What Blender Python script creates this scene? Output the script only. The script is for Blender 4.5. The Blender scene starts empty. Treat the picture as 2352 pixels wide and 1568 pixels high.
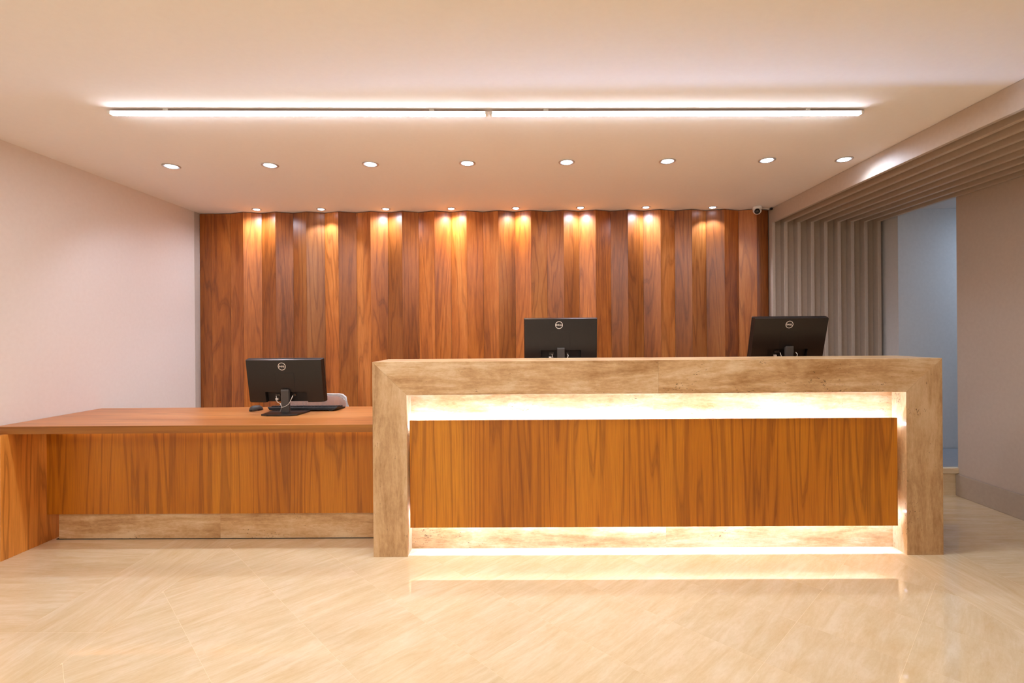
import bpy, bmesh, math, random
from mathutils import Vector, Matrix

random.seed(7)
S = bpy.context.scene
COL = S.collection
PI = math.pi

# ------------------------------------------------------------------ camera, world, exposure
F_PX, CX, CY, RHO, PSI, CAM_Z = 1150.0, 1197.7, 769.0, 0.0075, 0.0081, 1.247
cam_data = bpy.data.cameras.new('camera')
cam = bpy.data.objects.new('camera', cam_data)
COL.objects.link(cam)
cam_data.sensor_fit = 'HORIZONTAL'
cam_data.sensor_width = 36.0
cam_data.lens = 36.0 * F_PX / 2352.0
cam_data.shift_x = -(CX - 1176.0) / 2352.0
cam_data.shift_y = (CY - 784.0) / 2352.0
cam_data.clip_start = 0.05
cam.matrix_world = (Matrix.Translation((0, 0, CAM_Z)) @ Matrix.Rotation(PSI, 4, 'Z')
                    @ Matrix.Rotation(PI / 2, 4, 'X') @ Matrix.Rotation(-RHO, 4, 'Z'))
S.camera = cam

S.view_settings.view_transform = 'Standard'
S.view_settings.look = 'None'
S.view_settings.gamma = 1.0
S.view_settings.use_curve_mapping = False
S.view_settings.exposure = 1.17
S.cycles.use_denoising = True
S.cycles.max_bounces = 10
S.cycles.diffuse_bounces = 6
S.cycles.sample_clamp_indirect = 6.0
S.cycles.caustics_reflective = False
S.cycles.caustics_refractive = False

world = bpy.data.worlds.new('world')
S.world = world
world.use_nodes = True
world.node_tree.nodes['Background'].inputs[0].default_value = (1.0, 0.86, 0.72, 1)
world.node_tree.nodes['Background'].inputs[1].default_value = 0.05

TUBE_E, LED_UP_E, LED_DOWN_E, DESK_LED_E = 70.0, 64.0, 62.0, 9.0
FRONT_SPOT_W, BACK_SPOT_W, REAR_FILL_W, CORRIDOR_W = 6.0, 13.0, 36.0, 8.0
WARM = (1.0, 0.80, 0.58)
WARM2 = (0.96, 1.0, 1.06)
LEDC = (0.62, 0.84, 1.26)
COOL = (0.82, 0.93, 1.15)

def area_light(name, loc, rot, sx, sy, watts, color):
    d = bpy.data.lights.new(name, 'AREA')
    d.shape = 'RECTANGLE'; d.size = sx; d.size_y = sy; d.energy = watts; d.color = color
    o = bpy.data.objects.new(name, d); COL.objects.link(o)
    o.location = loc; o.rotation_euler = rot
    return o
# added unseen fill light behind the camera, and the lamp of the side corridor
area_light('rear_fill_light', (-1.1, -0.9, 2.36), (0, 0, 0), 4.0, 1.8, REAR_FILL_W, (0.94, 1.0, 1.06))
area_light('corridor_lamp', (4.75, 4.16, 2.30), (0, 0, 0), 0.9, 0.4, CORRIDOR_W, (0.60, 0.80, 1.08))

# ------------------------------------------------------------------ helpers
def put(o, parent=None):
    COL.objects.link(o)
    if parent is not None:
        o.parent = parent
    return o
def mesh_obj(name, bm, mat, parent=None, loc=(0, 0, 0), smooth=False, bevel=0.0, seg=2):
    me = bpy.data.meshes.new(name)
    bmesh.ops.recalc_face_normals(bm, faces=bm.faces)
    bm.to_mesh(me); bm.free()
    if mat is not None:
        me.materials.append(mat)
    if smooth:
        for p in me.polygons: p.use_smooth = True
    o = bpy.data.objects.new(name, me)
    o.location = loc
    put(o, parent)
    if bevel > 0:
        m = o.modifiers.new('bevel', 'BEVEL'); m.width = bevel; m.segments = seg; m.limit_method = 'ANGLE'; m.angle_limit = 0.6
    return o
def tag(o, label=None, cat=None, group=None, kind=None):
    if label: o['label'] = label
    if cat: o['category'] = cat
    if group: o['group'] = group
    if kind: o['kind'] = kind
    return o
def thing(name, loc, label, cat, group=None, rz=0.0):
    o = bpy.data.objects.new(name, None)
    o.empty_display_size = 0.1; o.location = loc; o.rotation_euler = (0, 0, rz)
    COL.objects.link(o)
    return tag(o, label, cat, group)
def dup_tree(o, parent=None):
    c = o.copy(); COL.objects.link(c)
    if parent is not None: c.parent = parent
    for ch in list(o.children): dup_tree(ch, c)
    return c
def box(bm, x0, x1, y0, y1, z0, z1):
    v = [bm.verts.new(p) for p in ((x0,y0,z0),(x1,y0,z0),(x1,y1,z0),(x0,y1,z0),(x0,y0,z1),(x1,y0,z1),(x1,y1,z1),(x0,y1,z1))]
    for f in ((0,3,2,1),(4,5,6,7),(0,1,5,4),(1,2,6,5),(2,3,7,6),(3,0,4,7)):
        bm.faces.new([v[i] for i in f])
    return v
def bbox(*a):
    bm = bmesh.new(); box(bm, *a); return bm
def prism(bm, pts, axis, a0, a1):
    """polygon in the two other axes swept along axis from a0 to a1"""
    def mk(p, a):
        if axis == 'x': return (a, p[0], p[1])
        if axis == 'y': return (p[0], a, p[1])
        return (p[0], p[1], a)
    A = [bm.verts.new(mk(p, a0)) for p in pts]; B = [bm.verts.new(mk(p, a1)) for p in pts]
    n = len(pts)
    bm.faces.new(A); bm.faces.new(B[::-1])
    for i in range(n):
        bm.faces.new((A[i], A[(i+1) % n], B[(i+1) % n], B[i]))
def pris(pts, axis, a0, a1):
    bm = bmesh.new(); prism(bm, pts, axis, a0, a1); return bm
def lathe(bm, prof, n=28, M=None, cap0=True, cap1=True):
    rings = []
    for r, z in prof:
        rings.append([bm.verts.new((r*math.cos(2*PI*i/n), r*math.sin(2*PI*i/n), z)) for i in range(n)])
    for a, b in zip(rings, rings[1:]):
        for i in range(n):
            bm.faces.new((a[i], a[(i+1) % n], b[(i+1) % n], b[i]))
    if cap0: bm.faces.new(rings[0][::-1])
    if cap1: bm.faces.new(rings[-1])
    if M is not None:
        bmesh.ops.transform(bm, matrix=M, verts=[v for r in rings for v in r])
def tube(bm, pts, r, n=8):
    pts = [Vector(p) for p in pts]; rings = []
    for i, p in enumerate(pts):
        d = (pts[min(i+1, len(pts)-1)] - pts[max(i-1, 0)]).normalized()
        up = Vector((0, 0, 1)) if abs(d.z) < 0.9 else Vector((0, 1, 0))
        a = d.cross(up).normalized(); b = d.cross(a).normalized()
        rings.append([bm.verts.new(p + a*r*math.cos(2*PI*k/n) + b*r*math.sin(2*PI*k/n)) for k in range(n)])
    for A, B in zip(rings, rings[1:]):
        for k in range(n): bm.faces.new((A[k], A[(k+1) % n], B[(k+1) % n], B[k]))
    bm.faces.new(rings[0][::-1]); bm.faces.new(rings[-1])
def spline(P, n=8):
    P = [Vector(p) for p in P]; out = []
    Q = [P[0]] + P + [P[-1]]
    for i in range(1, len(Q)-2):
        for k in range(n):
            t = k/n
            out.append(0.5*((2*Q[i]) + (-Q[i-1]+Q[i+1])*t + (2*Q[i-1]-5*Q[i]+4*Q[i+1]-Q[i+2])*t*t + (-Q[i-1]+3*Q[i]-3*Q[i+1]+Q[i+2])*t**3))
    out.append(P[-1])
    return out

# ------------------------------------------------------------------ materials
def srgb(r, g, b):
    f = lambda c: (c/12.92 if c <= 0.04045 else ((c+0.055)/1.055)**2.4)
    return (f(r/255), f(g/255), f(b/255), 1)
class NT:
    def __init__(s, name):
        s.m = bpy.data.materials.new(name); s.m.use_nodes = True
        s.t = s.m.node_tree; s.t.nodes.clear()
        s.out = s.n('ShaderNodeOutputMaterial')
    def n(s, kind, **kw):
        x = s.t.nodes.new(kind)
        for k, v in kw.items(): setattr(x, k, v)
        return x
    def l(s, a, b): s.t.links.new(a, b)
    def bsdf(s, rough=0.5, base=None, **kw):
        b = s.n('ShaderNodeBsdfPrincipled'); s.l(b.outputs[0], s.out.inputs[0])
        b.inputs['Roughness'].default_value = rough
        if base: b.inputs['Base Color'].default_value = base
        for k, v in kw.items(): b.inputs[k].default_value = v
        s.b = b; return b
    def math(s, op, a, b=None):
        m = s.n('ShaderNodeMath', operation=op)
        for i, v in enumerate((a, b)):
            if v is None: continue
            if isinstance(v, (int, float)): m.inputs[i].default_value = v
            else: s.l(v, m.inputs[i])
        return m.outputs[0]
    def noise(s, vec, scale, detail=3, rough=0.5, dist=0.0):
        n = s.n('ShaderNodeTexNoise'); s.l(vec, n.inputs['Vector'])
        n.inputs['Scale'].default_value = scale; n.inputs['Detail'].default_value = detail
        n.inputs['Roughness'].default_value = rough; n.inputs['Distortion'].default_value = dist
        return n.outputs['Fac']
    def ramp(s, fac, stops):
        r = s.n('ShaderNodeValToRGB'); s.l(fac, r.inputs[0])
        el = r.color_ramp.elements
        while len(el) < len(stops): el.new(0.5)
        for e, (p, c) in zip(el, stops):
            e.position = p; e.color = c if len(c) == 4 else (*c, 1)
        return r.outputs[0]
    def mix(s, fac, a, b, blend='MIX'):
        m = s.n('ShaderNodeMix', data_type='RGBA', blend_type=blend)
        for sock, v in ((m.inputs[0], fac), (m.inputs[6], a), (m.inputs[7], b)):
            if isinstance(v, (int, float, tuple)): sock.default_value = v
            else: s.l(v, sock)
        return m.outputs[2]
    def coords(s, scale, rnd=23.0):
        tc = s.n('ShaderNodeTexCoord'); oi = s.n('ShaderNodeObjectInfo')
        add = s.n('ShaderNodeVectorMath', operation='ADD'); mul = s.n('ShaderNodeVectorMath', operation='MULTIPLY')
        sc = s.n('ShaderNodeVectorMath', operation='SCALE'); sc.inputs[0].default_value = (1.0, 1.7, 0.9)
        k = s.math('MULTIPLY', oi.outputs['Random'], rnd); s.l(k, sc.inputs['Scale'])
        s.l(tc.outputs['Object'], mul.inputs[0]); mul.inputs[1].default_value = scale
        s.l(mul.outputs[0], add.inputs[0]); s.l(sc.outputs[0], add.inputs[1])
        s.rand = oi.outputs['Random']
        return add.outputs[0]
    def bump(s, h, strength, dist=0.002):
        b = s.n('ShaderNodeBump'); b.inputs['Strength'].default_value = strength; b.inputs['Distance'].default_value = dist
        s.l(h, b.inputs['Height']); s.l(b.outputs[0], s.b.inputs['Normal'])

def plain(name, col, rough=0.5, relief=0.02, **kw):
    t = NT(name); t.bsdf(rough, col, **kw)
    v = t.coords((1, 1, 1)); n = t.noise(v, 40.0, 4)
    c = t.mix(0.06, col, t.ramp(n, [(0.3, (0, 0, 0)), (0.7, (1, 1, 1))]), 'SOFT_LIGHT')
    t.l(c, t.b.inputs['Base Color'])
    if relief: t.bump(t.noise(v, 220.0, 2), relief, 0.001)
    return t.m
def emit(name, col, strength):
    t = NT(name); e = t.n('ShaderNodeEmission')
    e.inputs[0].default_value = (*col, 1) if len(col) == 3 else col
    e.inputs[1].default_value = strength
    t.l(e.outputs[0], t.out.inputs[0]); return t.m

def wood(name, axis, dark, mid, light, rings=11.0, stretch=0.07, base_scale=5.0, vary=0.25, rough=0.38, line=0.55, fibre=0.35):
    """veneer: contour lines of a noise field drawn out along the grain make the cathedral figure"""
    t = NT(name); t.bsdf(rough)
    sc = {'x': (stretch, 1, 1), 'y': (1, stretch, 1), 'z': (1, 1, stretch)}[axis]
    v = t.coords(sc)
    field = t.noise(v, base_scale, 2.5, 0.45, 0.35)
    wav = t.math('ADD', t.math('MULTIPLY', t.math('SINE', t.math('MULTIPLY', field, rings*2*PI)), 0.5), 0.5)
    fine = t.noise(v, base_scale*16, 3, 0.6)
    fs = {'x': (0.02, 1, 1), 'y': (1, 0.02, 1), 'z': (1, 1, 0.02)}[axis]
    v2 = t.coords(fs); fib = t.noise(v2, 190.0, 3, 0.65)
    v3 = t.coords({'x': (0.12, 1, 1), 'y': (1, 0.12, 1), 'z': (1, 1, 0.12)}[axis], 41.0); big = t.noise(v3, 3.2, 2)
    body = t.ramp(t.math('ADD', t.math('MULTIPLY', big, 0.75), t.math('MULTIPLY', fine, 0.25)),
                  [(0.30, dark), (0.5, mid), (0.70, light)])
    lines = t.ramp(wav, [(0.0, (1, 1, 1)), (0.62, (0.97, 0.95, 0.92)), (0.88, (0.70, 0.61, 0.54)), (0.965, (0.32, 0.23, 0.17)), (1.0, (0.50, 0.40, 0.34))])
    c = t.mix(line, body, lines, 'MULTIPLY')
    c = t.mix(fibre, c, t.ramp(fib, [(0.34, (0.5, 0.42, 0.36)), (0.56, (1, 1, 1))]), 'MULTIPLY')
    hsv = t.n('ShaderNodeHueSaturation')
    val = t.math('ADD', t.math('MULTIPLY', t.rand, vary), 1.0 - vary/2)
    t.l(val, hsv.inputs['Value']); t.l(c, hsv.inputs['Color'])
    t.l(hsv.outputs[0], t.b.inputs['Base Color'])
    t.l(t.math('ADD', t.math('MULTIPLY', fib, 0.2), rough - 0.1), t.b.inputs['Roughness'])
    t.bump(fib, 0.06, 0.001)
    return t.m

def travertine(name, axis, dark, mid, light, rough=0.3, pits=0.5, vary=0.10, band=1.0, pit_scale=150.0, relief=0.08, ior=1.5):
    t = NT(name); t.bsdf(rough)
    a, s = 0.16, 1.0
    sc = {'x': (a, s, s), 'y': (s, a, s), 'z': (s, s, a)}[axis]
    v = t.coords(sc, 37.0)
    bands = t.noise(v, 9.0*band, 8, 0.68, 0.6)
    v2 = t.coords((1, 1, 1), 19.0)
    cloud = t.noise(v2, 5.0, 6, 0.65, 0.5)
    sc2 = {'x': (0.4, 1, 1), 'y': (1, 0.4, 1), 'z': (1, 1, 0.4)}[axis]
    v3 = t.coords(sc2, 11.0)
    fine = t.noise(v3, 95.0, 5, 0.7)
    streak = t.noise(v, 46.0, 5, 0.7, 0.3)
    f = t.math('ADD', t.math('ADD', t.math('MULTIPLY', bands, 0.50), t.math('MULTIPLY', cloud, 0.20)), t.math('ADD', t.math('MULTIPLY', fine, 0.14), t.math('MULTIPLY', streak, 0.16)))
    c = t.ramp(f, [(0.40, dark), (0.50, mid), (0.59, light)])
    pn = t.noise(v3, pit_scale, 2.5, 0.6, 0.25); pm = t.noise(v2, 7.0, 3)
    pit = t.ramp(t.math('ADD', pn, t.math('MULTIPLY', pm, 0.62)), [(0.545, (1, 1, 1)), (0.580, (0, 0, 0))])
    c = t.mix(t.math('MULTIPLY', pit, pits), c, tuple(x*0.28 for x in dark[:3]) + (1,))
    hsv = t.n('ShaderNodeHueSaturation')
    t.l(t.math('ADD', t.math('MULTIPLY', t.rand, vary), 1.0 - vary/2), hsv.inputs['Value']); t.l(c, hsv.inputs['Color'])
    t.l(hsv.outputs[0], t.b.inputs['Base Color'])
    t.b.inputs['IOR'].default_value = ior
    t.bump(t.math('SUBTRACT', fine, pit), relief, 0.001)
    return t.m

M_CEIL = plain('ceiling_paint', srgb(240, 237, 238), 0.85)
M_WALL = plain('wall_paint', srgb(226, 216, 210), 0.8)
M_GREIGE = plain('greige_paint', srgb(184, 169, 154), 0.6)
M_TAUPE = plain('slat_paint', srgb(182, 166, 150), 0.5)
M_SKIRT = plain('skirting_paint', srgb(170, 155, 138), 0.45)
M_COOLW = plain('corridor_paint', srgb(196, 194, 192), 0.7)
M_COOLFLOOR = plain('corridor_floor', srgb(128, 128, 130), 0.5)
M_GROUT = plain('grout', srgb(234, 216, 184), 0.5)
M_GREYSTRIP = plain('grey_strip', srgb(186, 174, 164), 0.7)
M_PANEL = wood('walnut_panel', 'z', srgb(118, 60, 18), srgb(168, 96, 36), srgb(200, 130, 66), rings=12.0, stretch=0.10, base_scale=4.6, vary=0.68, rough=0.36, line=0.46, fibre=0.28)
M_VENEER = wood('teak_veneer', 'z', srgb(164, 94, 10), srgb(190, 115, 14), srgb(206, 134, 28), rings=10.0, stretch=0.045, base_scale=6.5, vary=0.05, rough=0.42, line=0.5, fibre=0.42)
M_ENDV = wood('light_veneer', 'z', srgb(206, 128, 52), srgb(228, 152, 68), srgb(236, 170, 90), rings=9.0, stretch=0.08, base_scale=6.0, vary=0.05, rough=0.42, line=0.55, fibre=0.35)
M_EDGE = wood('edge_veneer', 'x', srgb(128, 76, 20), srgb(152, 94, 28), srgb(170, 110, 40), rings=6.0, stretch=0.02, base_scale=10.0, vary=0.0, rough=0.45, line=0.4)
M_TOP = wood('desktop_veneer', 'x', srgb(172, 104, 50), srgb(194, 126, 68), srgb(208, 146, 88), rings=9.0, stretch=0.04, base_scale=8.0, vary=0.05, rough=0.34, line=0.4)
M_STONE_X = travertine('travertine_across', 'x', srgb(166, 122, 74), srgb(204, 166, 120), srgb(226, 200, 162), 0.3, 0.85)
M_STONE_Z = travertine('travertine_upright', 'z', srgb(166, 128, 86), srgb(198, 163, 120), srgb(214, 184, 146), 0.3, 0.9)
M_FLOOR = travertine('polished_floor_travertine', 'x', srgb(218, 194, 153), srgb(226, 206, 170), srgb(234, 217, 187), 0.03, 0.10, 0.045, band=2.0, pit_scale=210.0, relief=0.003, ior=1.85)
M_BLACK = plain('black_plastic', srgb(25, 21, 19), 0.33)
M_BLACK2 = plain('matt_black_plastic', srgb(20, 18, 17), 0.55)
M_GREYP = plain('grey_plastic', srgb(70, 66, 62), 0.45)
M_SCREEN = plain('screen_glass', srgb(12, 12, 14), 0.12, 0.0)
M_LOGO = plain('logo_silver', srgb(226, 216, 204), 0.4)
M_WHITEP = plain('white_plastic', srgb(232, 230, 228), 0.4)
M_CABLE = plain('pale_cable', srgb(214, 206, 196), 0.45)
M_STEEL = plain('brushed_trim', srgb(200, 196, 192), 0.3, Metallic=0.6)
M_ALU = plain('aluminium_channel', srgb(196, 188, 178), 0.4, Metallic=0.5)
M_LENS = plain('camera_lens_black', srgb(10, 10, 12), 0.08, 0.0)
M_BROWNCABLE = plain('reddish_cable', srgb(150, 96, 78), 0.5)
def acrylic(name, milk):
    t = NT(name); v = t.coords((1, 1, 1)); b = t.bsdf(0.06, (0.92, 0.90, 0.89, 1), IOR=1.45)
    tr = t.n('ShaderNodeBsdfTransparent'); tr.inputs[0].default_value = (0.93, 0.90, 0.88, 1)
    mx = t.n('ShaderNodeMixShader')
    lw = t.n('ShaderNodeFresnel'); lw.inputs[0].default_value = 1.45
    haze = t.math('ADD', t.math('MULTIPLY', t.noise(v, 26, 3), milk*0.6), milk*0.7)
    t.l(t.math('MINIMUM', t.math('ADD', haze, lw.outputs[0]), 1.0), mx.inputs[0])
    t.l(tr.outputs[0], mx.inputs[1]); t.l(b.outputs[0], mx.inputs[2]); t.l(mx.outputs[0], t.out.inputs[0])
    return t.m
M_ACRYL = acrylic('clear_acrylic', 0.13)
M_ACRYL_RIM = acrylic('clear_acrylic_rim', 0.55)
M_TUBE = emit('tube_glow', WARM2, TUBE_E)
M_TUBE_SIDE = emit('tube_side_glow', WARM2, TUBE_E*0.011)
M_LED_UP = emit('led_glow_up', LEDC, LED_UP_E)
M_LED_DN = emit('led_glow_down', LEDC, LED_DOWN_E)
M_LED_DESK = emit('led_glow_desk', (0.95, 0.93, 0.92), DESK_LED_E)
M_BULB = emit('lamp_glow', COOL, 9.0)

# ------------------------------------------------------------------ room shell
CEIL, XL, XR = 2.40, -3.03, 3.285
YB, YF = 4.95, -3.0
def struct(name, bm, m, bevel=0.0):
    return tag(mesh_obj(name, bm, m, bevel=bevel), kind='structure')
floor = struct('floor', bbox(-3.2, 5.6, YF - 0.2, YB + 0.1, -0.10, -0.0003), M_GROUT)
struct('ceiling', bbox(-3.2, 5.6, YF - 0.2, YB + 0.1, CEIL, 2.55), M_CEIL)
struct('wall_left', bbox(-3.2, XL, YF, YB, -0.0003, CEIL), M_WALL)
struct('wall_back', bbox(XL, 5.6, 4.80, YB, -0.0003, CEIL), M_GREIGE)
struct('wall_front', bbox(-3.2, 5.6, YF - 0.2, YF, -0.0003, CEIL), M_WALL)
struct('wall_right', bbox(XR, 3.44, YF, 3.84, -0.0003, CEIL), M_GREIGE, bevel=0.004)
struct('wall_corridor_front', bbox(3.44, 5.4, 3.70, 3.84, -0.0003, CEIL), M_COOLW)
struct('wall_corridor_end', bbox(5.4, 5.6, 3.70, 4.80, -0.0003, CEIL), M_COOLW)
struct('wall_corridor_back', bbox(3.318, 5.4, 4.48, 4.80, -0.0003, CEIL), M_COOLW)
struct('ceiling_corridor', bbox(3.318, 5.4, 3.84, 4.48, 2.34, CEIL), M_COOLW)
struct('ceiling_slat_backing', bbox(2.31, XR, YF, 4.70, 2.336, CEIL), M_TAUPE)
struct('wall_slat_backing', bbox(2.29, 3.318, 4.70, 4.80, -0.0003, CEIL), M_TAUPE)
struct('baseboard_right', bbox(XR - 0.014, XR, YF, 3.845, -0.0, 0.164), M_SKIRT, bevel=0.003)
struct('trim_1', bbox(XL, XL + 0.004, 4.565, 4.635, 0, CEIL), M_GREYSTRIP)  # thin grey strip on the far end of the left wall
# landing of the corridor: a step with its own nosing and riser
land = struct('floor_corridor', bbox(3.10, 5.4, 3.87, 4.48, -0.0025, 0.19), M_COOLW)
mesh_obj('riser', bbox(3.10, 3.44, 3.846, 3.87, 0, 0.168), M_FLOOR, land)
mesh_obj('nosing', bbox(3.10, 3.44, 3.832, 3.87, 0.168, 0.212), M_FLOOR, land, bevel=0.004)
mesh_obj('tread', bbox(3.10, 5.4, 3.87, 4.48, 0.19, 0.212), M_COOLFLOOR, land)
mesh_obj('skirting', bbox(3.318, 5.4, 4.470, 4.48, 0.212, 0.222), M_STEEL, land)

# floor tiles: a field laid at 45 degrees between two straight border strips
TILE_T = 0.012
def tile_obj(me, loc, rz):
    o = bpy.data.objects.new('tile', me); o.location = loc; o.rotation_euler = (0, 0, rz)
    put(o, floor)
def poly_mesh(pts):
    bm = pris(pts, 'z', -TILE_T, 0.0)
    me = bpy.data.meshes.new('tile'); bmesh.ops.recalc_face_normals(bm, faces=bm.faces); bm.to_mesh(me); bm.free()
    me.materials.append(M_FLOOR); return me
def clip(poly, axis, lim, keep_less):
    out = []
    for i in range(len(poly)):
        p, q = poly[i], poly[(i+1) % len(poly)]
        ip = (p[axis] <= lim) if keep_less else (p[axis] >= lim)
        iq = (q[axis] <= lim) if keep_less else (q[axis] >= lim)
        if ip: out.append(p)
        if ip != iq:
            k = (lim - p[axis])/(q[axis]-p[axis]); out.append((p[0]+k*(q[0]-p[0]), p[1]+k*(q[1]-p[1])))
    return out
FX0, FX1, FY0, FY1 = -1.79, 2.035, 0.45, 4.60
P, G = 0.379, 0.0005
full = [(G, G), (P-G, G), (P-G, P-G), (G, P-G)]
full_me = poly_mesh([(x-P/2, y-P/2) for x, y in full])
c45 = math.sqrt(0.5)
for i in range(-8, 20):
    for j in range(-8, 20):
        a0, b0 = 0.085 + P*i, 0.335 + P*j
        ctr = ((a0+P/2 - b0 - P/2)*c45, (a0+P/2 + b0 + P/2)*c45)
        poly = [((a0+u - b0 - w)*c45, (a0+u + b0 + w)*c45) for u, w in full]
        n0 = poly
        for ax, lim, less in ((0, FX0+G, False), (0, FX1-G, True), (1, FY0+G, False), (1, FY1-G, True)):
            if poly: poly = clip(poly, ax, lim, less)
        if len(poly) < 3: continue
        area = abs(sum(poly[k][0]*poly[(k+1) % len(poly)][1]-poly[(k+1) % len(poly)][0]*poly[k][1] for k in range(len(poly))))/2
        if area < 0.002: continue
        z = random.uniform(-0.0001, 0.0)
        if abs(area - (P-2*G)**2) < 1e-5:
            tile_obj(full_me, (ctr[0], ctr[1], z), PI/4)
        else:
            loc = [(((x-ctr[0])+(y-ctr[1]))*c45, ((y-ctr[1])-(x-ctr[0]))*c45) for x, y in poly]
            tile_obj(poly_mesh(loc), (ctr[0], ctr[1], z), PI/4)
def rect_tiles(x0, x1, y0, y1, nx, ny, turn):
    dx, dy = (x1-x0)/nx, (y1-y0)/ny
    hx, hy = (dy/2-G, dx/2-G) if turn else (dx/2-G, dy/2-G)
    me = poly_mesh([(-hx, -hy), (hx, -hy), (hx, hy), (-hx, hy)])
    for i in range(nx):
        for j in range(ny):
            tile_obj(me, (x0+dx*(i+.5), y0+dy*(j+.5), random.uniform(-0.0001, 0)), PI/2 if turn else 0)
rect_tiles(-2.17, FX0, FY0, FY1, 1, 5, True)
rect_tiles(XL, -2.17, FY0, FY1, 1, 10, False)
rect_tiles(FX1, 2.42, FY0, FY1, 1, 5, True)
rect_tiles(2.42, XR, FY0, 3.83, 1, 9, False)
mesh_obj('slab', bbox(XL, XR, YF, FY0-G, -0.012, 0), M_FLOOR, floor)

# ------------------------------------------------------------------ wood panelling of folded facets
FACET_X = [-3.026, -2.917, -2.740, -2.592, -2.449, -2.295, -2.157, -2.012, -1.864, -1.717, -1.569, -1.422, -1.276, -1.131, -0.9895, -0.834, -0.689, -0.535,
           -0.388, -0.242, -0.091, 0.058, 0.208, 0.360, 0.507, 0.655, 0.804, 0.953, 1.107, 1.255, 1.402, 1.546, 1.696, 1.847, 2.000, 2.146, 2.278]
wood_wall = thing('wood_panelling', (0, 4.68, 0), 'walnut veneer wall panelling of folded upright facets behind the reception desks', 'wall panelling')
def facet_y(i, x):
    base = 4.676 + 0.013*x - 4.68
    if i < 3: return base
    return base - 0.055 if i % 2 == 1 else base
for i in range(36):
    x0, x1 = FACET_X[i], FACET_X[i+1]
    y0, y1 = facet_y(i, x0), facet_y(i+1, x1)
    dx, dy = x1-x0, y1-y0; L = math.hypot(dx, dy)
    ctr = ((x0+x1)/2, (y0+y1)/2)
    bm = bbox(-L/2+0.0008, L/2-0.0008, 0.0, 0.014, 0.0, 2.394)
    o = mesh_obj('panel', bm, M_PANEL, wood_wall)
    o.location = (ctr[0], ctr[1], 0); o.rotation_euler = (0, 0, math.atan2(dy, dx))

# ------------------------------------------------------------------ slat screen running over the ceiling and down the wall
slats = thing('slat_screen', (2.78, 4.66, 0), 'taupe slat screen folding from ceiling to wall right of the wood panelling', 'slat screen')
def L_slat(x0, x1, zt, name):
    pts = [(-4.2, 2.266), (4.63, 2.266), (4.63, 0.0), (4.699, 0.0), (4.699, zt), (-4.2, zt)]
    pts = [(max(y, YF+0.02) - 4.66, z) for y, z in pts]
    return mesh_obj(name, pris(pts, 'x', x0 - 2.78, x1 - 2.78), M_TAUPE, slats, bevel=0.0015, seg=1)
L_slat(2.281, 2.307, 2.399, 'fascia')
for k in range(8):
    x = 2.390 + k*0.1222
    L_slat(x, x + 0.030, 2.3355, 'slat')

# ------------------------------------------------------------------ stone reception counter
CX0, CX1, CY0, CY1 = -0.867, 2.330, 2.82, 3.165
counter = thing('reception_counter', (0.73, 2.99, 0), 'tall travertine framed reception counter with a glowing recessed wood front', 'reception counter')
def loc_box(x0, x1, y0, y1, z0, z1):
    return bbox(x0-0.73, x1-0.73, y0-2.99, y1-2.99, z0, z1)
def loc_pr(pts):
    return pris([(x-0.73, z) for x, z in pts], 'y', CY0-2.99, CY1-2.99)
ix0, ix1, zi, zt, xj, g = -0.674, 2.128, 0.912, 1.10, 0.745, 0.0002
mesh_obj('stone_leg', loc_pr([(CX0, 0), (ix0, 0), (ix0, zi-g), (CX0, zt-g)]), M_STONE_Z, counter, bevel=0.0006, seg=1)
mesh_obj('stone_leg', loc_pr([(ix1, 0), (CX1, 0), (CX1, zt-g), (ix1, zi-g)]), M_STONE_Z, counter, bevel=0.0006, seg=1)
mesh_obj('stone_beam', loc_pr([(CX0+g, zt), (ix0+g, zi), (xj-g, zi), (xj-g, zt)]), M_STONE_X, counter, bevel=0.0006, seg=1)
mesh_obj('stone_beam', loc_pr([(xj+g, zt), (xj+g, zi), (ix1-g, zi), (CX1-g, zt)]), M_STONE_X, counter, bevel=0.0006, seg=1)
RW = 2.930
for x0, x1 in ((ix0, 0.742-g), (0.742+g, ix1)):
    mesh_obj('recess_panel', loc_box(x0, x1, RW, RW+0.02, 0.45, zi-0.001), M_STONE_X, counter)
for x0, x1 in ((ix0, 0.812-g), (0.812+g, ix1)):
    mesh_obj('plinth_panel', loc_box(x0, x1, RW, RW+0.02, 0.0, 0.449), M_STONE_X, counter)
mesh_obj('carcass', loc_box(ix0, ix1, RW+0.021, 3.10, 0.02, 0.90), M_VENEER, counter)
mesh_obj('front_panel', loc_box(-0.665, 2.100, 2.850, 2.862, 0.152, 0.763), M_VENEER, counter, bevel=0.0008, seg=1)
mesh_obj('mounting_rail', loc_box(-0.45, 1.89, 2.8625, RW-0.001, 0.40, 0.50), M_BLACK2, counter)
mesh_obj('light_strip', loc_box(-0.655, 2.095, 2.877, 2.887, 0.718, 0.726), M_LED_UP, counter)
mesh_obj('light_strip', loc_box(-0.655, 2.095, 2.867, 2.877, 0.222, 0.230), M_LED_DN, counter)
mesh_obj('strip_channel', loc_box(-0.655, 2.095, 2.8655, 2.890, 0.704, 0.7175), M_ALU, counter)
mesh_obj('strip_channel', loc_box(-0.655, 2.095, 2.8625, 2.879, 0.2305, 0.242), M_ALU, counter)
back_desk = thing('staff_desk', (0.73, 3.48, 0), 'staff worktop standing directly behind the stone counter under two monitors', 'desk')
def b_box(x0, x1, y0, y1, z0, z1):
    return bbox(x0-0.73, x1-0.73, y0-3.48, y1-3.48, z0, z1)
mesh_obj('worktop', b_box(CX0+0.03, CX1-0.03, CY1+0.002, 3.80, 0.965, 1.0), M_TOP, back_desk, bevel=0.002)
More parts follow.
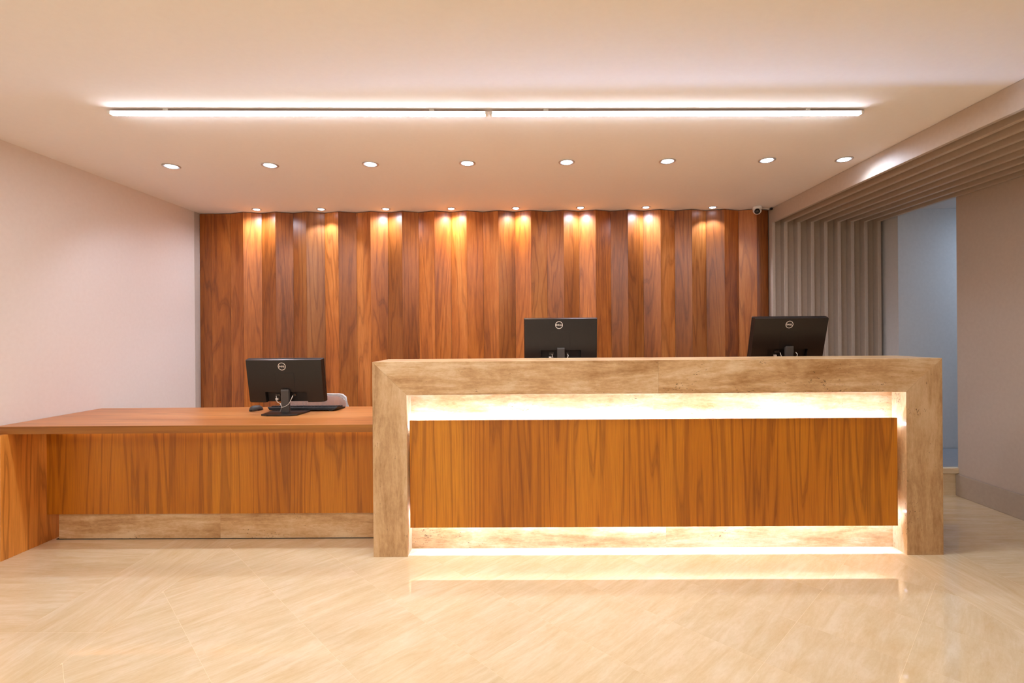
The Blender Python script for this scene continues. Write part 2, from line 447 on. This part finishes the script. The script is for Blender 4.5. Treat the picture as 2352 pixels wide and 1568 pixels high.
for x0 in (CX0+0.03, 0.70, CX1-0.07):
    mesh_obj('support_panel', b_box(x0, x0+0.04, CY1+0.02, 3.74, 0.0, 0.9645), M_VENEER, back_desk)

# ------------------------------------------------------------------ low wooden desk
desk = thing('reception_desk', (-1.93, 3.18, 0), 'low teak veneer desk with overhanging top and stone plinth left of the counter', 'desk')
def d_box(x0, x1, y0, y1, z0, z1):
    return bbox(x0+1.93, x1+1.93, y0-3.18, y1-3.18, z0, z1)
mesh_obj('edge_band', d_box(-3.022, CX0-0.001, 2.82, 2.8215, 0.705, 0.748), M_EDGE, desk)
mesh_obj('desktop', d_box(-3.022, CX0-0.001, 2.8216, 3.545, 0.705, 0.748), M_TOP, desk, bevel=0.0012)
mesh_obj('end_panel', d_box(-3.015, -2.945, 2.78, 3.53, 0.0, 0.7045), M_ENDV, desk, bevel=0.001)
mesh_obj('front_panel', d_box(-2.9445, CX0-0.002, 3.05, 3.07, 0.168, 0.7045), M_VENEER, desk)
for x0, x1 in ((-2.905, -1.898-g), (-1.898+g, CX0-0.002)):
    mesh_obj('plinth_panel', d_box(x0, x1, 3.085, 3.105, 0.004, 0.1675), M_STONE_X, desk)
mesh_obj('plinth_base', d_box(-2.92, CX0-0.002, 3.083, 3.12, 0.0, 0.0038), M_BLACK2, desk)
mesh_obj('cable_rail', d_box(-2.9445, CX0-0.002, 3.071, 3.12, 0.168, 0.22), M_VENEER, desk)
mesh_obj('back_leg', d_box(CX0-0.045, CX0-0.005, 3.125, 3.53, 0.0, 0.7045), M_VENEER, desk)
mesh_obj('light_strip', d_box(-2.85, -0.90, 3.038, 3.045, 0.699, 0.7045), M_LED_DESK, desk)
mesh_obj('added_strip_lip', d_box(-2.85, -0.90, 3.030, 3.034, 0.681, 0.7045), M_VENEER, desk)  # added lip, keeps the strip's mirror image out of the floor
for x0, x1, z in ((-2.85, -2.82, 0.690), (-2.819, -2.56, 0.697), (-2.559, -1.66, 0.690), (-1.659, -0.90, 0.696)):
    mesh_obj('added_strip_lip', d_box(x0, x1, 3.0462, 3.0485, z, 0.7045), M_ALU, desk)  # added lips, cut shorter where the strip should glow on the panel

# ------------------------------------------------------------------ monitors
def ring_pts(r, n=40):
    return [(r*math.cos(2*PI*i/n), r*math.sin(2*PI*i/n)) for i in range(n)]
def logo_bm():
    """ring with four block letters, second letter tipped, drawn in the xz plane facing -y"""
    bm = bmesh.new()
    n = 40; ro, ri = 0.0250, 0.0217
    O, I = ring_pts(ro, n), ring_pts(ri, n)
    def quad(pts, y0=0.0, y1=-0.0008):
        A = [bm.verts.new((p[0], y0, p[1])) for p in pts]; B = [bm.verts.new((p[0], y1, p[1])) for p in pts]
        bm.faces.new(A[::-1]); bm.faces.new(B)
        for k in range(len(pts)):
            bm.faces.new((A[k], A[(k+1) % len(pts)], B[(k+1) % len(pts)], B[k]))
    for i in range(n):
        j = (i+1) % n
        quad([O[i], O[j], I[j], I[i]])
    s = 0.0026; h = 0.0054
    def bar(x0, z0, x1, z1, cx=0, cz=0, ang=0):
        c, q = math.cos(ang), math.sin(ang)
        pts = [(x0, z0), (x1, z0), (x1, z1), (x0, z1)]
        quad([(cx + x*c - z*q, cz + x*q + z*c) for x, z in pts])
    # D
    bar(-0.0190, -h, -0.0190+s, h)
    m = 10
    for k in range(m):
        a0, a1 = -PI/2 + PI*k/m, -PI/2 + PI*(k+1)/m
        xc = -0.0160; rx, rz, tx = 0.0066, h, s
        po = [(xc+rx*math.cos(a), rz*math.sin(a)) for a in (a0, a1)]
        pi_ = [(xc+(rx-tx)*math.cos(a), (rz-0.0021)*math.sin(a)) for a in (a0, a1)]
        quad([po[0], po[1], pi_[1], pi_[0]])
    bar(-0.0165, h-0.0021, -0.0158, h); bar(-0.0165, -h, -0.0158, -h+0.0021)
    # tipped E
    E = (-0.0022, 0.0, math.radians(38))
    bar(-0.0042, -0.0050, -0.0042+0.0024, 0.0050, *E)
    for z in (-0.0050, -0.0010, 0.0030):
        bar(-0.0020, z, 0.0046, z+0.0020, *E)
    # L L
    for x in (0.0055, 0.0122):
        bar(x, -h, x+s, h); bar(x+s, -h, x+0.0068, -h+0.0022)
    return bm
def rounded(w, h, r, n=4, x0=0, z0=0):
    pts = []
    for cx, cz, a in ((w/2-r, h/2-r, 0), (-w/2+r, h/2-r, PI/2), (-w/2+r, -h/2+r, PI), (w/2-r, -h/2+r, 3*PI/2)):
        for k in range(n+1):
            t = a + PI/2*k/n
            pts.append((x0+cx+r*math.cos(t), z0+cz+r*math.sin(t)))
    return pts
def make_monitor(loc, label, tilt, rz=0.0, cable_side=1):
    """origin at the middle of the foot; the back of the screen faces -y"""
    t = thing('computer_monitor', loc, label, 'monitor', 'black computer monitors on the reception desks', rz)
    W, H, zc = 0.496, 0.288, 0.217
    T = Matrix.Translation((0, 0.035, zc)) @ Matrix.Rotation(tilt, 4, 'X')
    def part(name, bm, m, parent=t, **kw):
        bmesh.ops.transform(bm, matrix=T, verts=bm.verts); return mesh_obj(name, bm, m, parent, **kw)
    part('screen_frame', pris(rounded(W, H, 0.006), 'y', 0.0, 0.014), M_BLACK, bevel=0.001)
    part('display', bbox(-W/2+0.008, W/2-0.008, 0.0142, 0.0150, -H/2+0.014, H/2-0.008), M_SCREEN)
    # back cover: thick shell with a wide notch at the foot
    w, h, nw, nz = W/2-0.002, H/2-0.002, 0.132, -0.075
    outl = [(-w, h), (-w, -h+0.004), (-w+0.006, -h-0.002), (-nw-0.006, -h-0.004), (-nw, -h+0.004), (-nw, nz), (nw, nz), (nw, -h+0.004), (nw+0.006, -h-0.004), (w-0.006, -h-0.002), (w, -h+0.004), (w, h)]
    inl = [(-w+0.004, h-0.0025), (-w+0.005, -h+0.008), (-w+0.014, -h+0.002), (-nw-0.010, -h+0.001), (-nw-0.003, -h+0.008), (-nw-0.003, nz+0.003), (nw+0.003, nz+0.003), (nw+0.003, -h+0.008), (nw+0.010, -h+0.001), (w-0.014, -h+0.002), (w-0.005, -h+0.008), (w-0.004, h-0.0025)]
    bm = bmesh.new(); n = len(outl)
    A = [bm.verts.new((x, -0.0005, z)) for x, z in outl]
    Bm = [bm.verts.new((x, -0.010, z)) for x, z in outl]
    C = [bm.verts.new((x, -0.030, z)) for x, z in inl]
    for P0, P1 in ((A, Bm), (Bm, C)):
        for k in range(n): bm.faces.new((P0[k], P0[(k+1) % n], P1[(k+1) % n], P1[k]))
    for q in ((0, 1, 2, 3, 4, 5), (6, 7, 8, 9, 10, 11), (0, 5, 6, 11)):
        bm.faces.new([C[k] for k in q]); bm.faces.new([A[k] for k in q][::-1])
    part('back_cover', bm, M_BLACK)
    part('port_recess', bbox(-nw+0.001, nw-0.001, -0.006, -0.0005, -h+0.003, nz-0.001), M_BLACK2)
    cov = part('cover_plate', bbox(-0.060, 0.060, -0.0308, -0.0298, nz+0.003, 0.052), M_BLACK)
    for x in (-0.061, 0.061):
        part('seam', bbox(x-0.0007, x+0.0007, -0.0306, -0.0296, nz+0.003, 0.053), M_BLACK2, cov)
    part('seam', bbox(-0.061, 0.061, -0.0306, -0.0296, 0.0523, 0.0537), M_BLACK2, cov)
    lg = logo_bm(); bmesh.ops.translate(lg, verts=lg.verts, vec=(-0.012, -0.0302, h-0.044))
    part('logo', lg, M_LOGO)
    for x, m in ((-0.070, M_GREYP), (-0.054, M_GREYP), (0.046, M_GREYP)):
        part('port', bbox(x-0.007, x+0.007, -0.016, -0.006, -0.104, -0.090), m)
    part('plug', bbox(-0.079, -0.062, -0.020, -0.006, -0.130, -0.118), M_LOGO)
    # neck and foot
    bm = bmesh.new()
    prism(bm, [(0.004, 0.010), (0.026, 0.010), (0.022, 0.150), (-0.002, 0.160), (-0.004, 0.150)], 'x', -0.025, 0.025)
    mesh_obj('neck', bm, M_GREYP, t, bevel=0.002)
    hin = bbox(-0.022, 0.022, -0.026, 0.0, -0.082, nz+0.02); part('hinge', hin, M_BLACK2)
    foot = [(-0.125, 0.095), (-0.122, -0.062), (-0.075, -0.086), (0.0, -0.093), (0.075, -0.086), (0.110, -0.062), (0.125, 0.095)]
    mesh_obj('foot', pris(foot, 'z', 0.0, 0.011), M_BLACK, t, bevel=0.003)
    bm = bmesh.new()
    s = cable_side
    tube(bm, spline([(0.046*s, 0.012, zc-0.100), (0.047*s, -0.005, zc-0.115), (0.030*s, -0.010, zc-0.150), (0.002*s, -0.009, zc-0.168), (-0.020*s, -0.002, zc-0.172)]), 0.0022)
    mesh_obj('cable', bm, M_CABLE, t, smooth=True)
    bm = bmesh.new()
    tube(bm, spline([(-0.060*s, 0.010, zc-0.100), (-0.050*s, 0.0, zc-0.135), (-0.026*s, -0.004, zc-0.150), (-0.022*s, 0.0, zc-0.172), (-0.040*s, 0.02, zc-0.205)]), 0.0019)
    mesh_obj('cable', bm, M_CABLE, t, smooth=True)
    return t
make_monitor((-1.555, 3.215, 0.748), 'black monitor standing on the low wooden desk, seen from behind', math.radians(10))
make_monitor((0.237, 3.36, 1.0), 'black monitor behind the stone counter in front of the wood panelling', math.radians(6))
make_monitor((1.765, 3.36, 1.0), 'leaning black monitor behind the counter in front of the taupe slats', math.radians(16))

# ------------------------------------------------------------------ keyboard and mouse
kb = thing('keyboard', (-1.496, 3.41, 0.748), 'low black computer keyboard lying behind the monitor on the wooden desk', 'keyboard', rz=math.radians(-1))
# deep side is raised on flip feet and looks at the camera
prof = [(-0.080, 0.010), (-0.074, 0.026), (-0.060, 0.028), (0.074, 0.010), (0.078, 0.005), (0.070, 0.002), (-0.062, 0.006)]
bm = bmesh.new(); prism(bm, prof, 'x', -0.236, 0.236)
for v in bm.verts:
    if v.co.z < 0.012 and v.co.y < 0: v.co.x *= 0.93
mesh_obj('case', bm, M_BLACK2, kb, bevel=0.002)
bm = bmesh.new()
for r in range(5):
    y = -0.050 + r*0.0235; z = 0.028 - (y+0.06)*0.134
    n = 18
    for c in range(n):
        x = -0.222 + c*0.444/n
        box(bm, x+0.001, x+0.444/n-0.001, y, y+0.0195, z-0.003, z+0.006)
o = mesh_obj('keys', bm, M_BLACK2, kb); o['kind'] = 'stuff'
for x in (-0.19, 0.19):
    mesh_obj('flip_foot', bbox(x-0.014, x+0.014, -0.068, -0.062, 0.0, 0.014), M_BLACK2, kb)
ms = thing('computer_mouse', (-1.832, 3.385, 0.748), 'small grey computer mouse lying on the wooden desk beside the keyboard', 'mouse', rz=math.radians(-12))
def mouse_bm(z0, z1f):
    bm = bmesh.new(); rings = []
    N = 20
    for k in range(7):
        u = k/6; ph = u*PI/2
        s = math.cos(ph)**0.6 if u < 1 else 0.0
        s = max(s, 0.02)
        z = z0 + z1f*math.sin(ph)
        ring = []
        for i in range(N):
            a = 2*PI*i/N
            x = 0.030*s*math.copysign(abs(math.cos(a))**0.8, math.cos(a)); y = 0.052*s*math.copysign(abs(math.sin(a))**0.8, math.sin(a))
            ring.append(bm.verts.new((x, y, z + (0.004*(-y/0.05) if k else 0))))
        rings.append(ring)
    for A, B in zip(rings, rings[1:]):
        for i in range(N): bm.faces.new((A[i], A[(i+1) % N], B[(i+1) % N], B[i]))
    bm.faces.new(rings[0][::-1]); bm.faces.new(rings[-1]); return bm
mesh_obj('body', mouse_bm(0.001, 0.034), M_GREYP, ms, smooth=True)
mesh_obj('sole', pris([(0.031*math.cos(2*PI*i/20), 0.053*math.sin(2*PI*i/20)) for i in range(20)], 'z', 0.0, 0.012), M_BLACK2, ms)
bm = bmesh.new(); lathe(bm, [(0.004, -0.003), (0.006, -0.001), (0.006, 0.001), (0.004, 0.003)], 16, Matrix.Translation((0, 0.030, 0.026)) @ Matrix.Rotation(PI/2, 4, 'Y'))
mesh_obj('scroll_wheel', bm, M_BLACK2, ms, smooth=True)

# ------------------------------------------------------------------ clear acrylic chair behind the desk
ch = thing('acrylic_chair', (-1.60, 3.58, 0), 'clear acrylic chair with rounded back tucked behind the wooden desk', 'chair')
def back_curve(x): return 0.16 - 0.5*x*x*0.8
bm = bmesh.new()
rim = []
outer = []
NX = 20
def top_z(u):   # u -1..1 across the back
    e = max(0.0, (abs(u) - 0.72)/0.28)
    return 0.806 - 0.085*(1 - math.sqrt(max(0.0, 1 - e*e)))
gridA, gridB = [], []
for i in range(NX+1):
    u = -1 + 2*i/NX; colA, colB = [], []
    for k in range(9):
        z = 0.46 + (top_z(u) - 0.46)*k/8
        x = 0.262*u*(0.90 + 0.10*(z-0.46)/0.34); y = 0.165 - 0.22*x*x*2 + 0.06*(z-0.46)/0.34
        colA.append(bm.verts.new((x, y, z))); colB.append(bm.verts.new((x, y+0.010, z)))
    gridA.append(colA); gridB.append(colB)
for i in range(NX):
    for k in range(8):
        bm.faces.new((gridA[i][k], gridA[i+1][k], gridA[i+1][k+1], gridA[i][k+1]))
        bm.faces.new((gridB[i][k], gridB[i][k+1], gridB[i+1][k+1], gridB[i+1][k]))
for i in range(NX):
    bm.faces.new((gridA[i][8], gridA[i+1][8], gridB[i+1][8], gridB[i][8])); bm.faces.new((gridA[i][0], gridB[i][0], gridB[i+1][0], gridA[i+1][0]))
for k in range(8):
    bm.faces.new((gridA[0][k], gridA[0][k+1], gridB[0][k+1], gridB[0][k])); bm.faces.new((gridA[NX][k], gridB[NX][k], gridB[NX][k+1], gridA[NX][k+1]))
rim = [tuple(v.co + Vector((0, 0.005, 0))) for v in gridA[0][2:]] + [tuple(c[8].co + Vector((0, 0.005, 0))) for c in gridA[1:-1]] + [tuple(v.co + Vector((0, 0.005, 0))) for v in gridA[NX][2:][::-1]]
mesh_obj('backrest', bm, M_ACRYL, ch, smooth=True)
bm = bmesh.new(); tube(bm, rim, 0.007); mesh_obj('rim', bm, M_ACRYL_RIM, ch, smooth=True)
mesh_obj('seat', pris(rounded(0.46, 0.40, 0.06), 'z', 0.445, 0.457), M_ACRYL, ch, bevel=0.003)
for x, y in ((-0.19, -0.16), (0.19, -0.16), (-0.19, 0.16), (0.19, 0.16)):
    bm = bmesh.new(); lathe(bm, [(0.012, 0.0), (0.018, 0.444)], 12, Matrix.Translation((x, y, 0)))
    mesh_obj('leg', bm, M_ACRYL, ch, smooth=True)

# ------------------------------------------------------------------ ceiling light battens
def batten(p0, p1, label, bracket):
    p0, p1 = Vector(p0), Vector(p1); L = (p1-p0).length
    t = thing('light_batten', (p0+p1)/2, label, 'light fixture', 'glowing battens under the ceiling', math.atan2(p1.y-p0.y, p1.x-p0.x))
    h = L/2 - 0.002
    mesh_obj('diffuser', bbox(-h+0.014, h-0.014, -0.0125, 0.0125, -0.0102, -0.0082), M_TUBE, t)
    mesh_obj('side_diffuser', bbox(-h+0.014, h-0.014, -0.0132, 0.0132, -0.0081, 0.0056), M_TUBE_SIDE, t)
    mesh_obj('channel', bbox(-h+0.014, h-0.014, -0.0132, 0.0132, 0.0057, 0.0066), M_ALU, t)
    for s in (-1, 1):
        mesh_obj('end_cap', bbox(min(s*h, s*(h-0.0138)), max(s*h, s*(h-0.0138)), -0.0136, 0.0136, -0.0106, 0.0066), M_WHITEP, t, bevel=0.002)
        mesh_obj('bracket', bbox(s*h*0.7-0.012, s*h*0.7+0.012, -0.010, 0.010, 0.0067, 0.0175), M_WHITEP, t)
    if bracket:
        bm = bmesh.new()
        tube(bm, spline([(h-0.002, 0.004, 0.006), (h+0.012, 0.010, 0.010), (h+0.004, 0.022, 0.012), (h-0.05, 0.020, 0.013), (h-0.06, 0.016, 0.015)]), 0.003)
        mesh_obj('cable', bm, M_BROWNCABLE, t, smooth=True)
    return t
batten((-2.093, 2.507, 2.382), (-0.182, 2.563, 2.382), 'glowing linear light batten under the ceiling, nearer the plain left wall', False)
batten((-0.178, 2.563, 2.382), (1.752, 2.602, 2.382), 'glowing linear light batten under the ceiling, its loose cable end towards the slats', True)

# ------------------------------------------------------------------ recessed downlights
def downlight(loc, r, label, group, watts, color, half, blend, tilt=(0, 0), shift=0.0, aim=0.0):
    t = thing('downlight', loc, label, 'downlight', group)
    bm = bmesh.new(); n = 32
    prof = [(r, 0.0), (r, -0.003), (r*0.93, -0.005), (r*0.72, -0.003), (r*0.70, 0.0)]
    rings = [[bm.verts.new((q*math.cos(2*PI*i/n), q*math.sin(2*PI*i/n), z)) for i in range(n)] for q, z in prof]
    for A, B in zip(rings, rings[1:]+rings[:1]):
        for i in range(n): bm.faces.new((A[i], A[(i+1) % n], B[(i+1) % n], B[i]))
    mesh_obj('trim_ring', bm, M_STEEL, t, smooth=True)
    R = Matrix.Translation((0, 0, -0.004)) @ Matrix.Rotation(tilt[0], 4, 'X') @ Matrix.Rotation(tilt[1], 4, 'Y')
    bm = bmesh.new(); lathe(bm, [(r*0.60, 0.003), (r*0.62, 0.0), (r*0.52, -0.003), (r*0.25, -0.005)], 28, R)
    mesh_obj('lamp', bm, M_BULB, t, smooth=True)
    d = bpy.data.lights.new('downlight_beam', 'SPOT')
    d.energy = watts; d.color = color; d.spot_size = 2*half; d.spot_blend = blend; d.shadow_soft_size = 0.022
    o = bpy.data.objects.new('downlight_beam', d); put(o, t); o.location = (0, shift, -0.014)
    o.rotation_euler = (tilt[0] + aim, tilt[1], 0)
ORD = ['first', 'second', 'third', 'fourth', 'fifth', 'sixth', 'seventh', 'eighth']
rad = math.radians
for i, x in enumerate((-2.374, -1.708, -1.032, -0.381, 0.284, 0.956, 1.618, 2.130)):
    lab = 'white ceiling downlight between batten and panelling, %s of its row from the left wall' % ORD[i]
    if i == 7: lab = 'white ceiling downlight close beside the taupe fascia, last of the front row'
    downlight((x, 3.350, CEIL - 0.0005), 0.055, lab, 'front row of ceiling downlights', FRONT_SPOT_W, COOL, rad(62) if i < 7 else rad(80), 0.55 if i < 7 else 1.0, shift=-0.04, aim=rad(24) if i < 7 else rad(-12))
BW = [(0.94, 0.97, 1.1), (0.85, 0.93, 1.2), (0.88, 0.95, 1.15), (1.0, 0.92, 0.80), (1.0, 0.90, 0.74), (0.85, 0.93, 1.2), (0.85, 0.93, 1.2), (0.88, 0.95, 1.15)]
BH = [84, 56, 84, 82, 82, 84, 84, 54]
for i, (x, y) in enumerate(((-2.42, 4.505), (-1.841, 4.515), (-1.258, 4.53), (-0.666, 4.54), (-0.079, 4.55), (0.508, 4.555), (1.103, 4.56), (1.717, 4.585))):
    downlight((x, y, CEIL - 0.0005), 0.040, 'small ceiling spotlight grazing the wood panelling, %s of its row from the left wall' % ORD[i],
              'back row of ceiling spotlights', BACK_SPOT_W*(1.0 if BH[i] > 60 else 0.6), BW[i], rad(BH[i]), 1.0 if BH[i] > 60 else 0.45)

# ------------------------------------------------------------------ dome camera
dc = thing('security_camera', (2.122, 4.585, CEIL), 'white dome security camera on the ceiling corner above the wood panelling', 'camera')
bm = bmesh.new(); lathe(bm, [(0.036, 0.0), (0.040, -0.006), (0.040, -0.020), (0.037, -0.026)], 32); mesh_obj('mount', bm, M_WHITEP, dc, smooth=True)
bm = bmesh.new(); lathe(bm, [(0.034, -0.024)] + [(0.037*math.cos(a), -0.034 - 0.037*math.sin(a)) for a in [PI/2*k/8 for k in range(8)]] + [(0.003, -0.071)], 32)
mesh_obj('housing', bm, M_WHITEP, dc, smooth=True)
MC = Matrix.Translation((-0.011, -0.024, -0.047)) @ Matrix.Rotation(rad(-25), 4, 'Z') @ Matrix.Rotation(rad(102), 4, 'X')
bm = bmesh.new(); lathe(bm, [(0.024, -0.004), (0.024, 0.010), (0.020, 0.014)], 28, MC); face = mesh_obj('face', bm, M_LENS, dc, smooth=True)
bm = bmesh.new(); lathe(bm, [(0.010, 0.014), (0.009, 0.018), (0.004, 0.021)], 24, MC); mesh_obj('lens', bm, M_GREYP, face, smooth=True)
bm = bmesh.new(); tube(bm, spline([(0.03, 0.01, -0.012), (0.07, 0.02, -0.010), (0.11, 0.03, -0.014), (0.146, 0.035, -0.012)]), 0.003); mesh_obj('cable', bm, M_WHITEP, dc, smooth=True)
mesh_obj('connector', bbox(0.130, 0.152, 0.02, 0.045, -0.022, -0.004), M_BLACK2, dc, bevel=0.003)
